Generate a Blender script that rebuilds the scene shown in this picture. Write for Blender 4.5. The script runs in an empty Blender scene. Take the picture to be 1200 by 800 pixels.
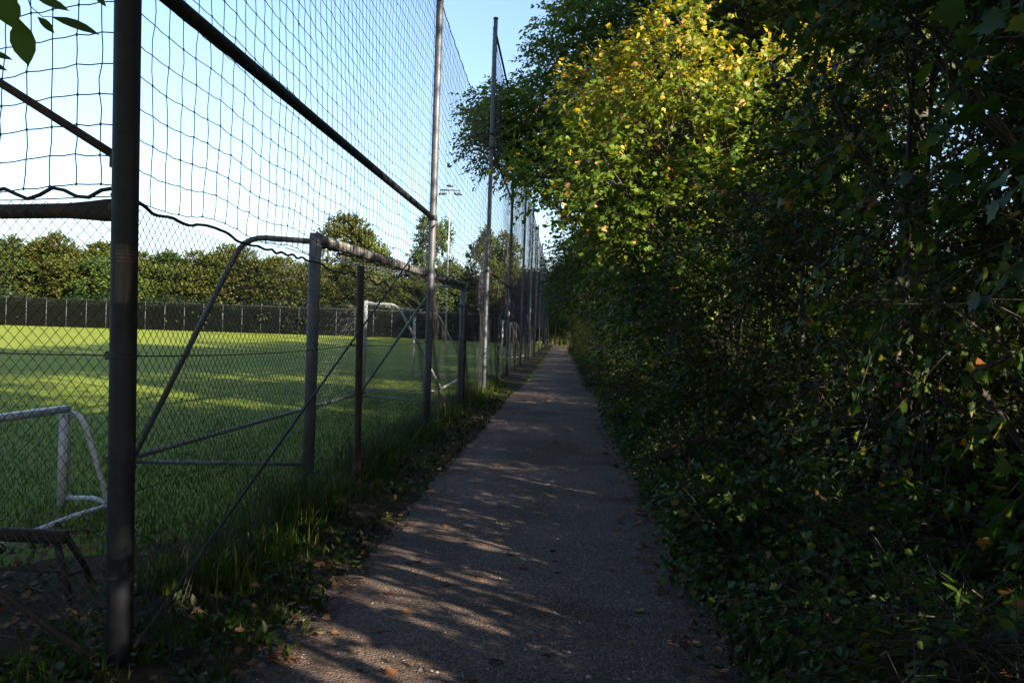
import bpy, math
import numpy as np
from mathutils import Matrix, Vector

sc = bpy.context.scene
col = sc.collection
RAD = math.radians

# ------------------------------------------------------------------ camera
cam_d = bpy.data.cameras.new("camera")
cam_d.lens = 28.0
cam_d.sensor_width = 36.0
cam_d.clip_start = 0.05
cam_d.clip_end = 3000
cam = bpy.data.objects.new("camera", cam_d)
col.objects.link(cam)
cam.matrix_world = (Matrix.Translation((0, 0, 1.5)) @ Matrix.Rotation(RAD(3.54), 4, 'Z')
                    @ Matrix.Rotation(RAD(89.45), 4, 'X') @ Matrix.Rotation(RAD(1.95), 4, 'Z'))
sc.camera = cam

# ------------------------------------------------------------------ light
SUN_EL = RAD(21.5)
SX, SY = 0.80, -0.60
w = bpy.data.worlds.new("World")
sc.world = w
w.use_nodes = True
nt = w.node_tree
bg = nt.nodes["Background"]
sky = nt.nodes.new("ShaderNodeTexSky")
sky.sky_type = 'NISHITA'
sky.sun_disc = False
sky.sun_elevation = SUN_EL
sky.sun_rotation = math.atan2(SX, SY)
sky.air_density = 1.0
sky.dust_density = 2.6
sky.ozone_density = 2.2
nt.links.new(sky.outputs[0], bg.inputs[0])
bg.inputs[1].default_value = 0.073
sun_d = bpy.data.lights.new("sun", 'SUN')
sun_d.energy = 5.0
sun_d.angle = RAD(0.53)
sun_d.color = (1.0, 0.82, 0.62)
sun = bpy.data.objects.new("sun", sun_d)
col.objects.link(sun)
sv = Vector((SX * math.cos(SUN_EL), SY * math.cos(SUN_EL), math.sin(SUN_EL))).normalized()
sun.rotation_mode = 'QUATERNION'
sun.rotation_quaternion = sv.to_track_quat('Z', 'Y')
sun.location = sv * 60
vs = sc.view_settings
sc.display_settings.display_device = 'sRGB'
vs.view_transform = 'Standard'
vs.look = 'None'
vs.exposure = 2.45
vs.gamma = 1.0
vs.use_curve_mapping = False
try:
    sc.cycles.max_bounces = 8
    sc.cycles.transparent_max_bounces = 8
    sc.cycles.use_denoising = True
except Exception:
    pass

# ------------------------------------------------------------------ helpers
rng = np.random.default_rng(7)


def unit(v):
    return v / (np.linalg.norm(v, axis=-1, keepdims=True) + 1e-9)


class MB:
    """collects vertices and faces; build() links them as ONE mesh object"""

    def __init__(self):
        self.v, self.f, self.t, self.n = [], [], [], 0

    def add(self, verts, faces, tint=None):
        verts = np.asarray(verts, dtype=np.float32).reshape(-1, 3)
        faces = np.asarray(faces, dtype=np.int32)
        self.v.append(verts)
        self.f.append(faces + self.n)
        nf = len(faces)
        if tint is None:
            tint = np.zeros(nf, np.float32)
        elif np.isscalar(tint):
            tint = np.full(nf, tint, np.float32)
        self.t.append(np.asarray(tint, np.float32))
        self.n += len(verts)
        return self

    def tube(self, pts, r, n=8, caps=True, tint=None):
        pts = np.asarray(pts, float)
        m = len(pts)
        r = np.broadcast_to(np.asarray(r, float), (m,))
        tan = np.gradient(pts, axis=0)
        tan /= np.linalg.norm(tan, axis=1)[:, None] + 1e-9
        up = np.array([0, 0, 1.0]) if abs(tan[0][2]) < .9 else np.array([1.0, 0, 0])
        a = np.arange(n) * 2 * math.pi / n
        rings = []
        for i in range(m):
            s = np.cross(tan[i], up)
            s /= np.linalg.norm(s) + 1e-9
            b = np.cross(s, tan[i])
            up = b
            rings.append(pts[i] + r[i] * (np.cos(a)[:, None] * s + np.sin(a)[:, None] * b))
        v = np.concatenate(rings)
        i0 = np.arange(n)
        i1 = (i0 + 1) % n
        fs = [np.stack([k * n + i0, k * n + i1, (k + 1) * n + i1, (k + 1) * n + i0], 1) for k in range(m - 1)]
        base = self.n
        self.add(v, np.concatenate(fs), tint)
        if caps:
            c = np.stack([pts[0], pts[-1]])
            f = np.concatenate([np.stack([np.full(n, m * n), i1, i0], 1),
                                np.stack([np.full(n, m * n + 1), (m - 1) * n + i0, (m - 1) * n + i1], 1)])
            # refer to ring vertices already stored
            self.v.append(c.astype(np.float32))
            self.f.append((f + base).astype(np.int32))
            self.t.append(np.zeros(len(f), np.float32) if tint is None else np.full(len(f), tint, np.float32))
            self.n += 2
        return self

    def segs(self, A, B, r, n=3):
        """many straight thin prisms at once (twine, wires)"""
        A = np.asarray(A, float)
        B = np.asarray(B, float)
        d = B - A
        L = np.linalg.norm(d, axis=1)[:, None] + 1e-9
        d = d / L
        ref = np.where(np.abs(d[:, 2:3]) < .9, np.array([[0, 0, 1.0]]), np.array([[1.0, 0, 0]]))
        s = np.cross(d, ref)
        s /= np.linalg.norm(s, axis=1)[:, None]
        b = np.cross(s, d)
        v = np.empty((len(A), 2 * n, 3))
        for k in range(n):
            a = 2 * math.pi * k / n
            off = r * (math.cos(a) * s + math.sin(a) * b)
            v[:, k] = A + off
            v[:, n + k] = B + off
        f = []
        base = (np.arange(len(A)) * 2 * n)[:, None]
        for k in range(n):
            k2 = (k + 1) % n
            f.append(base + np.array([[k, k2, n + k2, n + k]]))
        return self.add(v.reshape(-1, 3), np.concatenate(f))

    def box(self, c, s, rot=None, bev=0.0):
        c = np.asarray(c, float)
        hx, hy, hz = np.asarray(s, float) / 2
        v = np.array([[x, y, z] for z in (-hz, hz) for y in (-hy, hy) for x in (-hx, hx)])
        if rot is not None:
            v = v @ np.asarray(rot).T
        return self.add(v + c, [[0, 2, 3, 1], [4, 5, 7, 6], [0, 1, 5, 4], [2, 6, 7, 3], [0, 4, 6, 2], [1, 3, 7, 5]])

    def mesh(self, name, mat, smooth=False):
        me = bpy.data.meshes.new(name)
        V = np.concatenate(self.v)
        tot = np.concatenate([np.full(len(f), f.shape[1], np.int32) for f in self.f])
        loops = np.concatenate([f.ravel() for f in self.f]).astype(np.int32)
        me.vertices.add(len(V))
        me.vertices.foreach_set("co", V.ravel())
        me.loops.add(len(loops))
        me.loops.foreach_set("vertex_index", loops)
        me.polygons.add(len(tot))
        st = np.concatenate([[0], np.cumsum(tot)[:-1]]).astype(np.int32)
        me.polygons.foreach_set("loop_start", st)
        me.polygons.foreach_set("loop_total", tot)
        if smooth:
            me.polygons.foreach_set("use_smooth", np.ones(len(tot), bool))
        at = me.attributes.new("tint", 'FLOAT', 'FACE')
        at.data.foreach_set("value", np.concatenate(self.t))
        me.update(calc_edges=True)
        me.materials.append(mat)
        return me

    def build(self, name, mat, parent=None, smooth=False):
        return link(name, self.mesh(name, mat, smooth), parent)


def link(name, me, parent=None):
    o = bpy.data.objects.new(name, me)
    col.objects.link(o)
    if parent is not None:
        o.parent = parent
    return o


def tag(o, label=None, cat=None, group=None, kind=None):
    if label:
        o["label"] = label
    if cat:
        o["category"] = cat
    if group:
        o["group"] = group
    if kind:
        o["kind"] = kind
    return o


def thing(name, label, cat, loc=(0, 0, 0), rz=0.0, group=None):
    o = bpy.data.objects.new(name, None)
    o.empty_display_size = .2
    col.objects.link(o)
    o.location = loc
    o.rotation_euler = (0, 0, rz)
    return tag(o, label, cat, group)


def copy_tree(root, loc, rz, scale, label, group=None):
    r = root.copy()
    col.objects.link(r)
    r.location = loc
    r.rotation_euler = (0, 0, rz)
    r.scale = scale if hasattr(scale, '__len__') else (scale,) * 3
    r["label"] = label
    if group:
        r["group"] = group
    for ch in list(root.children):
        c = ch.copy()
        col.objects.link(c)
        c.parent = r
    return r


# ------------------------------------------------------------------ materials
def new_mat(name):
    m = bpy.data.materials.new(name)
    m.use_nodes = True
    n = m.node_tree
    return m, n, n.nodes["Principled BSDF"]


def ramp(n, stops, interp='LINEAR'):
    r = n.nodes.new("ShaderNodeValToRGB")
    r.color_ramp.interpolation = interp
    e = r.color_ramp.elements
    e[0].position, e[0].color = stops[0][0], (*stops[0][1], 1)
    e[1].position, e[1].color = stops[-1][0], (*stops[-1][1], 1)
    for p, c in stops[1:-1]:
        k = e.new(p)
        k.color = (*c, 1)
    return r


def noise(n, scale, detail=4, rough=.55, vec=None, dist=0.0):
    t = n.nodes.new("ShaderNodeTexNoise")
    t.inputs["Scale"].default_value = scale
    t.inputs["Detail"].default_value = detail
    t.inputs["Roughness"].default_value = rough
    t.inputs["Distortion"].default_value = dist
    if vec is not None:
        n.links.new(vec, t.inputs["Vector"])
    return t


def coord(n, out="Object"):
    return n.nodes.new("ShaderNodeTexCoord").outputs[out]


def mixc(n, fac, a, b, blend='MIX'):
    m = n.nodes.new("ShaderNodeMix")
    m.data_type = 'RGBA'
    m.blend_type = blend
    for i, x in ((0, fac), (6, a), (7, b)):
        if isinstance(x, (int, float)):
            m.inputs[i].default_value = x
        elif isinstance(x, tuple):
            m.inputs[i].default_value = (*x, 1)
        else:
            n.links.new(x, m.inputs[i])
    return m.outputs[2]


def mathn(n, op, a, b=None, clamp=False):
    m = n.nodes.new("ShaderNodeMath")
    m.operation = op
    m.use_clamp = clamp
    for i, x in ((0, a), (1, b)):
        if x is None:
            continue
        if isinstance(x, (int, float)):
            m.inputs[i].default_value = x
        else:
            n.links.new(x, m.inputs[i])
    return m.outputs[0]


def bump(n, bsdf, h, strength=.5, dist=.02):
    b = n.nodes.new("ShaderNodeBump")
    b.inputs["Strength"].default_value = strength
    b.inputs["Distance"].default_value = dist
    n.links.new(h, b.inputs["Height"])
    n.links.new(b.outputs[0], bsdf.inputs["Normal"])


def leaf_mat(name, stops, trans=(.10, .16, .02), tfac=.36, rough=.5, spec=.18):
    m, n, p = new_mat(name)
    a = n.nodes.new("ShaderNodeAttribute")
    a.attribute_name = "tint"
    oi = n.nodes.new("ShaderNodeObjectInfo")
    r = ramp(n, stops)
    n.links.new(a.outputs["Fac"], r.inputs[0])
    hs = n.nodes.new("ShaderNodeHueSaturation")
    n.links.new(mathn(n, 'ADD', mathn(n, 'MULTIPLY', oi.outputs["Random"], .03), .485), hs.inputs["Hue"])
    n.links.new(mathn(n, 'ADD', mathn(n, 'MULTIPLY', oi.outputs["Random"], .5), .75), hs.inputs["Value"])
    n.links.new(r.outputs[0], hs.inputs["Color"])
    n.links.new(hs.outputs[0], p.inputs["Base Color"])
    p.inputs["Roughness"].default_value = rough
    p.inputs["Specular IOR Level"].default_value = spec
    tr = n.nodes.new("ShaderNodeBsdfTranslucent")
    tc = mixc(n, 1.0, hs.outputs[0], (2.1, 1.75, .7), 'MULTIPLY')
    n.links.new(tc, tr.inputs[0])
    mx = n.nodes.new("ShaderNodeMixShader")
    mx.inputs[0].default_value = tfac
    n.links.new(p.outputs[0], mx.inputs[1])
    n.links.new(tr.outputs[0], mx.inputs[2])
    n.links.new(mx.outputs[0], n.nodes["Material Output"].inputs[0])
    return m


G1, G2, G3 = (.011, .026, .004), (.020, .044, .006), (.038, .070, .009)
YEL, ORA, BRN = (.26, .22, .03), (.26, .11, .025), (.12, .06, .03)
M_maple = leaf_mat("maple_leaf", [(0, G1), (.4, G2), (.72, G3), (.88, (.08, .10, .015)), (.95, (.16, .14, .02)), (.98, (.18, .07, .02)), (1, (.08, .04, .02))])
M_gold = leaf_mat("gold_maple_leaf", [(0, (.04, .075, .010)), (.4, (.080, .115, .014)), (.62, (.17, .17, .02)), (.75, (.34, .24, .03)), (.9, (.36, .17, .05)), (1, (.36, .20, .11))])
M_wood = leaf_mat("woodland_leaf", [(0, G1), (.5, G2), (.9, G3), (1, (.12, .12, .02))])
M_ash = leaf_mat("ash_leaf", [(0, (.04, .078, .024)), (.5, (.07, .118, .032)), (1, (.105, .15, .04))], tfac=.45)
M_shrub = leaf_mat("shrub_leaf", [(0, G1), (.5, G2), (.88, G3), (.96, (.09, .08, .015)), (1, (.14, .06, .02))])
M_far = leaf_mat("far_leaf", [(0, (.028, .048, .010)), (.5, (.048, .068, .013)), (.85, (.080, .092, .018)), (1, (.12, .10, .028))], tfac=.3)
M_far2 = leaf_mat("far_dark_leaf", [(0, (.022, .042, .012)), (.6, (.038, .064, .016)), (1, (.07, .09, .02))], tfac=.3)
M_darkleaf = leaf_mat("hedge_shade_leaf", [(0, (.006, .012, .005)), (.7, (.014, .024, .009)), (1, (.03, .04, .012))], tfac=.15, spec=.12)  # hedge leaf darkened, the shade under the far trees put into its colour
M_twigleaf = leaf_mat("hanging_leaf", [(0, (.03, .06, .012)), (1, (.05, .09, .016))], tfac=.3)
M_grass = leaf_mat("grass_blade", [(0, (.014, .042, .003)), (.6, (.030, .074, .006)), (.88, (.07, .10, .014)), (1, (.16, .13, .05))], tfac=.35)
M_litter = leaf_mat("dry_leaf", [(0, (.045, .026, .015)), (.5, (.11, .055, .022)), (.8, (.17, .09, .035)), (1, (.13, .11, .06))], tfac=.15, rough=.7)


def metal_mat(name, c1, c2, metallic, rough, spots=.0, rust=(.12, .05, .025)):
    m, n, p = new_mat(name)
    co = coord(n)
    a = noise(n, 9, 6, .65, co)
    r = ramp(n, [(.3, c1), (.7, c2)])
    n.links.new(a.outputs[0], r.inputs[0])
    c = r.outputs[0]
    if spots:
        b = noise(n, 23, 5, .7, co)
        k = ramp(n, [(.62 - spots, (0, 0, 0)), (.72 - spots * .6, (1, 1, 1))])
        n.links.new(b.outputs[0], k.inputs[0])
        c = mixc(n, k.outputs[0], c, rust)
    n.links.new(c, p.inputs["Base Color"])
    p.inputs["Metallic"].default_value = metallic
    f = noise(n, 60, 3, .5, co)
    n.links.new(mathn(n, 'ADD', mathn(n, 'MULTIPLY', f.outputs[0], .3), rough - .15), p.inputs["Roughness"])
    bump(n, p, f.outputs[0], .15, .004)
    return m


M_pole = metal_mat("galvanised_steel", (.030, .036, .050), (.055, .063, .082), .2, .55, .015, (.14, .11, .09))
M_shadepole = metal_mat("shaded_steel", (.011, .013, .018), (.027, .031, .040), .1, .6, .0, (.1, .075, .055))  # darker copy of the pole steel, corner shade put into its colour
M_shadepole.node_tree.nodes["Principled BSDF"].inputs["Specular IOR Level"].default_value = .2
M_rust = metal_mat("rusty_steel", (.020, .016, .014), (.05, .033, .025), .2, .75, .10, (.075, .035, .02))
M_goal = metal_mat("weathered_aluminium", (.062, .066, .072), (.13, .136, .142), .15, .6, .02, (.12, .11, .085))
M_white = metal_mat("white_painted_steel", (.36, .37, .40), (.50, .51, .53), 0, .45, .0, (.22, .2, .17))
M_grey = metal_mat("grey_painted_steel", (.16, .19, .20), (.26, .29, .30), 0, .5, .03, (.12, .12, .1))
M_green = metal_mat("green_stained_steel", (.08, .15, .12), (.2, .27, .24), .1, .6, .05, (.07, .1, .06))
M_darkrust = metal_mat("dark_rusty_steel", (.009, .008, .007), (.022, .016, .013), .1, .8, .08, (.035, .018, .012))
M_wire = metal_mat("fence_wire", (.022, .023, .026), (.055, .055, .06), .3, .55)
M_black = metal_mat("black_rubber", (.012, .012, .013), (.022, .022, .022), 0, .7)
M_screen = metal_mat("shade_screen", (.002, .0035, .0025), (.0045, .006, .0045), 0, .95)  # near-black, the shade behind the far fence put into its colour
M_screen.node_tree.nodes['Principled BSDF'].inputs['Specular IOR Level'].default_value = .08
M_twine = metal_mat("net_twine", (.012, .012, .028), (.022, .022, .05), 0, .8)
M_rope = metal_mat("net_rope", (.01, .01, .012), (.02, .02, .024), 0, .9)

M_bark, n_, p_ = new_mat("bark")
a_ = noise(n_, 14, 6, .7, coord(n_))
r_ = ramp(n_, [(.3, (.012, .010, .008)), (.7, (.05, .040, .032))])
n_.links.new(a_.outputs[0], r_.inputs[0])
n_.links.new(r_.outputs[0], p_.inputs["Base Color"])
p_.inputs["Roughness"].default_value = .9
bump(n_, p_, a_.outputs[0], .6, .02)

# pitch, path and soil
M_ground, n_, p_ = new_mat("ground_grass")
co_ = coord(n_)
a_ = noise(n_, .35, 5, .6, co_)
b_ = noise(n_, 9, 5, .7, co_)
c_ = noise(n_, 90, 3, .6, co_)
r1 = ramp(n_, [(.3, (.085, .130, .010)), (.7, (.140, .172, .018))])
n_.links.new(a_.outputs[0], r1.inputs[0])
r2 = ramp(n_, [(.3, (.72, .78, .7)), (.7, (1.25, 1.2, 1.05))])
n_.links.new(b_.outputs[0], r2.inputs[0])
cc = mixc(n_, 1.0, r1.outputs[0], r2.outputs[0], 'MULTIPLY')
r3 = ramp(n_, [(.35, (.75, .75, .75)), (.7, (1.25, 1.25, 1.2))])
n_.links.new(c_.outputs[0], r3.inputs[0])
cc = mixc(n_, .7, cc, r3.outputs[0], 'MULTIPLY')
n_.links.new(cc, p_.inputs["Base Color"])
p_.inputs["Roughness"].default_value = .9
p_.inputs["Specular IOR Level"].default_value = .15
bump(n_, p_, c_.outputs[0], .35, .02)

M_soil, n_, p_ = new_mat("verge_soil")
co_ = coord(n_)
a_ = noise(n_, 2.2, 6, .65, co_)
b_ = noise(n_, 45, 5, .7, co_)
r1 = ramp(n_, [(.35, (.022, .017, .011)), (.5, (.042, .030, .018)), (.62, (.028, .040, .009)), (.75, (.052, .060, .013))])
n_.links.new(a_.outputs[0], r1.inputs[0])
r2 = ramp(n_, [(.3, (.45, .45, .45)), (.7, (1.4, 1.35, 1.25))])
n_.links.new(b_.outputs[0], r2.inputs[0])
n_.links.new(mixc(n_, 1.0, r1.outputs[0], r2.outputs[0], 'MULTIPLY'), p_.inputs["Base Color"])
p_.inputs["Roughness"].default_value = .95
p_.inputs["Specular IOR Level"].default_value = .1
bump(n_, p_, b_.outputs[0], 1.0, .03)

M_path, n_, p_ = new_mat("gravel_path")
co_ = coord(n_)
a_ = noise(n_, 1.3, 5, .6, co_)
v_ = n_.nodes.new("ShaderNodeTexVoronoi")
v_.inputs["Scale"].default_value = 70
n_.links.new(co_, v_.inputs["Vector"])
b_ = noise(n_, 160, 4, .7, co_)
r1 = ramp(n_, [(.28, (.055, .043, .036)), (.5, (.092, .071, .060)), (.75, (.125, .098, .083))])
n_.links.new(a_.outputs[0], r1.inputs[0])
sep = n_.nodes.new("ShaderNodeSeparateColor")
n_.links.new(v_.outputs["Color"], sep.inputs[0])
r2 = ramp(n_, [(0, (.62, .62, .64)), (.6, (1.0, .98, .95)), (1, (1.6, 1.55, 1.5))])
n_.links.new(sep.outputs[0], r2.inputs[0])
cc = mixc(n_, 1.0, r1.outputs[0], r2.outputs[0], 'MULTIPLY')
w_ = noise(n_, .55, 6, .65, co_, .6)
r4 = ramp(n_, [(.36, (.62, .58, .54)), (.5, (1, 1, 1)), (.68, (1.22, 1.18, 1.12))])
n_.links.new(w_.outputs[0], r4.inputs[0])
cc = mixc(n_, 1.0, cc, r4.outputs[0], 'MULTIPLY')
r3 = ramp(n_, [(.3, (.6, .6, .6)), (.7, (1.3, 1.3, 1.3))])
n_.links.new(b_.outputs[0], r3.inputs[0])
cc = mixc(n_, .7, cc, r3.outputs[0], 'MULTIPLY')
n_.links.new(cc, p_.inputs["Base Color"])
p_.inputs["Roughness"].default_value = .9
p_.inputs["Specular IOR Level"].default_value = .2
hh = mathn(n_, 'ADD', mathn(n_, 'MULTIPLY', v_.outputs["Distance"], -1.0), mathn(n_, 'MULTIPLY', b_.outputs[0], .5))
bump(n_, p_, hh, 1.0, .012)

M_stone, n_, p_ = new_mat("pebble")
at_ = n_.nodes.new("ShaderNodeAttribute")
at_.attribute_name = "tint"
r1 = ramp(n_, [(0, (.07, .062, .058)), (.6, (.15, .135, .125)), (1, (.30, .28, .26))])
n_.links.new(at_.outputs["Fac"], r1.inputs[0])
n_.links.new(r1.outputs[0], p_.inputs["Base Color"])
p_.inputs["Roughness"].default_value = .85

# faded poster on the corner pole: dark paper with rows of unreadable print
M_poster, n_, p_ = new_mat("faded_poster")
co_ = coord(n_)
sx = n_.nodes.new("ShaderNodeSeparateXYZ")
n_.links.new(co_, sx.inputs[0])
wv = mathn(n_, 'SINE', mathn(n_, 'MULTIPLY', sx.outputs[2], 420.0))
band = mathn(n_, 'MULTIPLY', mathn(n_, 'GREATER_THAN', sx.outputs[2], 1.745), mathn(n_, 'LESS_THAN', sx.outputs[2], 1.80))
gz = noise(n_, 160, 2, .5, co_)
k_ = mathn(n_, 'MULTIPLY', mathn(n_, 'MULTIPLY', mathn(n_, 'GREATER_THAN', wv, .2), band), mathn(n_, 'GREATER_THAN', gz.outputs[0], .42))
n_.links.new(mixc(n_, k_, (.008, .007, .007), (.09, .03, .025)), p_.inputs["Base Color"])
p_.inputs["Roughness"].default_value = .45

# ------------------------------------------------------------------ ground
def sheet(name, xs, ys, zf, mat, kind="structure"):
    X, Y = np.meshgrid(xs, ys)
    Z = zf(X, Y)
    V = np.stack([X, Y, Z], -1).reshape(-1, 3)
    nx, ny = len(xs), len(ys)
    i, j = np.meshgrid(np.arange(nx - 1), np.arange(ny - 1))
    k = (j * nx + i).ravel()
    m = MB().add(V, np.stack([k, k + 1, k + nx + 1, k + nx], 1))
    return tag(m.build(name, mat, smooth=True), kind=kind)


def wob(y, s, a):
    return a * (np.sin(y * 1.3 * s + 1) * .5 + np.sin(y * .47 * s + 2.3) * .6 + np.sin(y * 3.1 * s) * .25)


def ground_z(X, Y):
    return -.05 + .35 * np.clip((Y - 60) / 60, 0, 1) * np.clip((-X - 5) / 20, 0, 1) + 0 * X


gx = np.concatenate([np.linspace(-900, -120, 8), np.linspace(-110, 110, 111), np.linspace(120, 900, 8)])
gy = np.concatenate([np.linspace(-900, -120, 8), np.linspace(-110, 160, 136), np.linspace(170, 1500, 8)])
sheet("ground", gx, gy, ground_z, M_ground)

# soil strip under the fence and under the shrubs (sheets a little above the grass)
def ribbon(name, y0, y1, ny, left, right, nx, zf, mat):
    ys = np.linspace(y0, y1, ny)
    V = []
    for y in ys:
        l, r = left(y), right(y)
        for t in np.linspace(0, 1, nx):
            x = l + (r - l) * t
            V.append((x, y, zf(x, y, t)))
    i, j = np.meshgrid(np.arange(nx - 1), np.arange(ny - 1))
    k = (j * nx + i).ravel()
    return tag(MB().add(V, np.stack([k, k + 1, k + nx + 1, k + nx], 1)).build(name, mat, smooth=True), kind="structure")


def pnoise(x, y, s):
    return (math.sin(x * 7.1 * s + y * 3.3 * s) + math.sin(x * 3.7 * s - y * 5.9 * s + 1.7) + math.sin(y * 9.3 * s + x * 2.1) * .6) / 2.6


def pl(y):
    return -1.25 + wob(y, .9, .07) - .1 * math.exp(-(y - 3.4) ** 2) + .27 * min(max((y - 16) / 12, 0), 1)


def pr(y):
    return .84 + wob(y + 9, .8, .07) + .2 * min(max((y - 10) / 18, 0), 1)


ribbon("soil_strip", -8, 125, 1100, lambda y: -2.22 + wob(y, .9, .12) + .10 * math.sin(y * 7.7) * math.sin(y * 2.9) + .05 * math.sin(y * 19) - 1.35 * math.exp(-((y - 4.2) / 1.3) ** 2), lambda y: -1.1, 12,
       lambda x, y, t: -.035 + .035 * math.sin(t * math.pi) * (1 + .5 * pnoise(x, y, .8)) + .015 * min(t * 4, 1) + (-.06 if t == 0 else 0), M_soil)
ribbon("woodland_floor", -25, 130, 300, lambda y: .66, lambda y: 16, 26,
       lambda x, y, t: -.03 + min(t * 12, 1) * .06 + .05 * pnoise(x, y, .4) * min(t * 6, 1) + (-.06 if t == 1 else 0), M_soil)
ribbon("path", -8, 118, 1500, lambda y: pl(y) + .035 * math.sin(y * 11.3) * math.sin(y * 4.1) + .02 * math.sin(y * 23.7 + 1), lambda y: pr(y) + .04 * math.sin(y * 9.7) * math.sin(y * 3.3 + 1) + .02 * math.sin(y * 21.1), 16,
       lambda x, y, t: -.012 + .035 * math.sin(t * math.pi) ** .6 + .006 * pnoise(x, y, 1.0) * math.sin(t * math.pi), M_path)


def path_z(x, y):
    t = (x - pl(y)) / (pr(y) - pl(y))
    t = min(max(t, .0), 1)
    return -.012 + .035 * math.sin(t * math.pi) ** .6 + .006 * pnoise(x, y, 1.0) * math.sin(t * math.pi)


# ------------------------------------------------------------------ ball stop fence along the path
FX = -1.9
POLE_Y = [3.35, 11.35, 19.8, 28.2, 37.6, 47.2, 57.0, 68.5, 80.0, 91.5, 103, 114]
POLE_TILT = [.13, .0, .0, .0, .0, .02, 0, 0, 0, 0, 0, 0]
POLE_H = 9.3
fence = thing("ball_stop_fence", "tall galvanised pole fence with square mesh net running along the left of the gravel path", "fence", (FX, POLE_Y[0], 0))


def loc(x, y, z):
    return (x - FX, y - POLE_Y[0], z)


for i, y in enumerate(POLE_Y):
    m = MB()
    r = .055 if i == 0 else .052
    zs = np.linspace(-.3, POLE_H, 9)
    m.tube([loc(FX + (POLE_TILT[i] * (z - 1.5) / 8 * -1 if i == 0 else 0), y, z) for z in zs], r, 20 if i < 4 else 10)
    m.tube([loc(FX, y, POLE_H + .002), loc(FX, y, POLE_H + .03)], r + .012, 16 if i < 4 else 8)
    m.build("pole", M_shadepole if i == 0 else M_pole, fence, smooth=False)
for o in fence.children:
    o.data.polygons.foreach_set("use_smooth", [len(p.vertices) == 4 for p in o.data.polygons])


def net_mesh(name, P0, P1, z0, z1, cell=.142, seed=1, sag=.10, r=.0034, sub=2):
    """square mesh net hung between two poles: knots displaced and every edge slack"""
    g = np.random.default_rng(seed)
    P0 = np.array(P0, float)
    P1 = np.array(P1, float)
    L = np.linalg.norm(P1 - P0)
    nx = max(2, int(round(L / cell)))
    nz = max(2, int(round((z1 - z0) / cell)))
    s = np.linspace(0, 1, nx + 1)
    t = np.linspace(0, 1, nz + 1)
    S, T = np.meshgrid(s, t)
    d = P1 - P0
    nrm = np.array([d[1], -d[0]]) / L
    K = np.zeros((nz + 1, nx + 1, 3))
    ph = g.uniform(0, 6, 6)
    belly = .05 * np.sin(math.pi * S) * (np.sin(2.2 * T * 3 + ph[0]) * .7 + np.sin(5 * S + ph[1]) * .5)
    shift = .018 * np.sin(9 * T + ph[2]) * np.sin(math.pi * S) + .02 * np.sin(23 * S + ph[3]) + .03 * (1 - T) ** 8 * np.sin(31 * S + ph[4])
    K[..., 0] = P0[0] + d[0] * S + nrm[0] * belly + d[0] / L * shift
    K[..., 1] = P0[1] + d[1] * S + nrm[1] * belly + d[1] / L * shift
    sg = -sag * 4 * S * (1 - S) * (.35 + .65 * np.sin(math.pi * np.clip(T, .0, 1)) ** .5) * np.clip(T * 8, 0, 1)
    K[..., 2] = z0 + (z1 - z0) * T + sg + .018 * np.sin(40 * S + ph[5]) * (1 - T) ** 3
    K += g.normal(0, .003, K.shape)
    m = MB()
    A, B = K[:, :-1].reshape(-1, 3), K[:, 1:].reshape(-1, 3)
    mid = (A + B) / 2
    mid[:, 2] -= g.uniform(.001, .008, len(mid))
    m.segs(np.concatenate([A, mid]), np.concatenate([mid, B]), r)
    A, B = K[:-1].reshape(-1, 3), K[1:].reshape(-1, 3)
    if sub > 1:
        mid = (A + B) / 2 + g.normal(0, .003, A.shape)
        m.segs(np.concatenate([A, mid]), np.concatenate([mid, B]), r * .95)
    else:
        m.segs(A, B, r * .95)
    # knots
    kk = K.reshape(-1, 3)
    kk = kk[g.uniform(size=len(kk)) < .6]
    m.segs(kk - np.array([0, 0, .006]), kk + np.array([0, 0, .006]), r * 1.7)
    # bits caught in the twine
    tw = kk[g.choice(len(kk), 18)]
    m.segs(tw, tw + g.normal(0, .022, tw.shape), r)
    return m.mesh(name, M_twine), K


NETX = FX - .07
for i in range(11):
    a, b = POLE_Y[i], POLE_Y[i + 1]
    top = 6.45 if i < 2 else 9.1
    if i < 5:
        me, K = net_mesh("net", (NETX - FX, a - POLE_Y[0] + .03), (NETX - FX, b - POLE_Y[0] - .03), 2.06, top, seed=i + 3,
                         sag=(.09, .09, .08, .08, .08)[i], r=.0029 if i < 3 else .0034, sub=2 if i < 2 else 1)
        link("net", me, fence)
        last = me
    else:
        o = link("net", last, fence)
        o.location = (0, a - POLE_Y[4], 0)
        o.scale = (1, 1, 1)
        o.location.y = a - POLE_Y[0] - (POLE_Y[4] - POLE_Y[0]) * (b - a) / (POLE_Y[5] - POLE_Y[4])
        o.scale.y = (b - a) / (POLE_Y[5] - POLE_Y[4])
    # top and bottom ropes
    for z, r_, nm in ((top, .008, "top_rope"), (2.045, .0085, "bottom_rope")):
        g = np.random.default_rng(50 + i)
        ts = np.linspace(0, 1, 160)
        wv = np.convolve(g.normal(0, .011, 180), [.2, .3, .3, .2], 'same')
        pts = [loc(NETX + .006 * math.sin(90 * t), a + (b - a) * t,
                   z - (.10 if z > 5 else .05) * 4 * t * (1 - t) + (.013 * math.sin(t * 46 + 3 * math.sin(t * 11)) + .009 * math.sin(t * 151 + 4 * math.sin(t * 23)) + wv[q + 9]) * (1 if z < 5 else .4))
               for q, t in enumerate(ts)]
        MB().tube(pts, r_, 6).build(nm, M_rope, fence, smooth=True)

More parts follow.
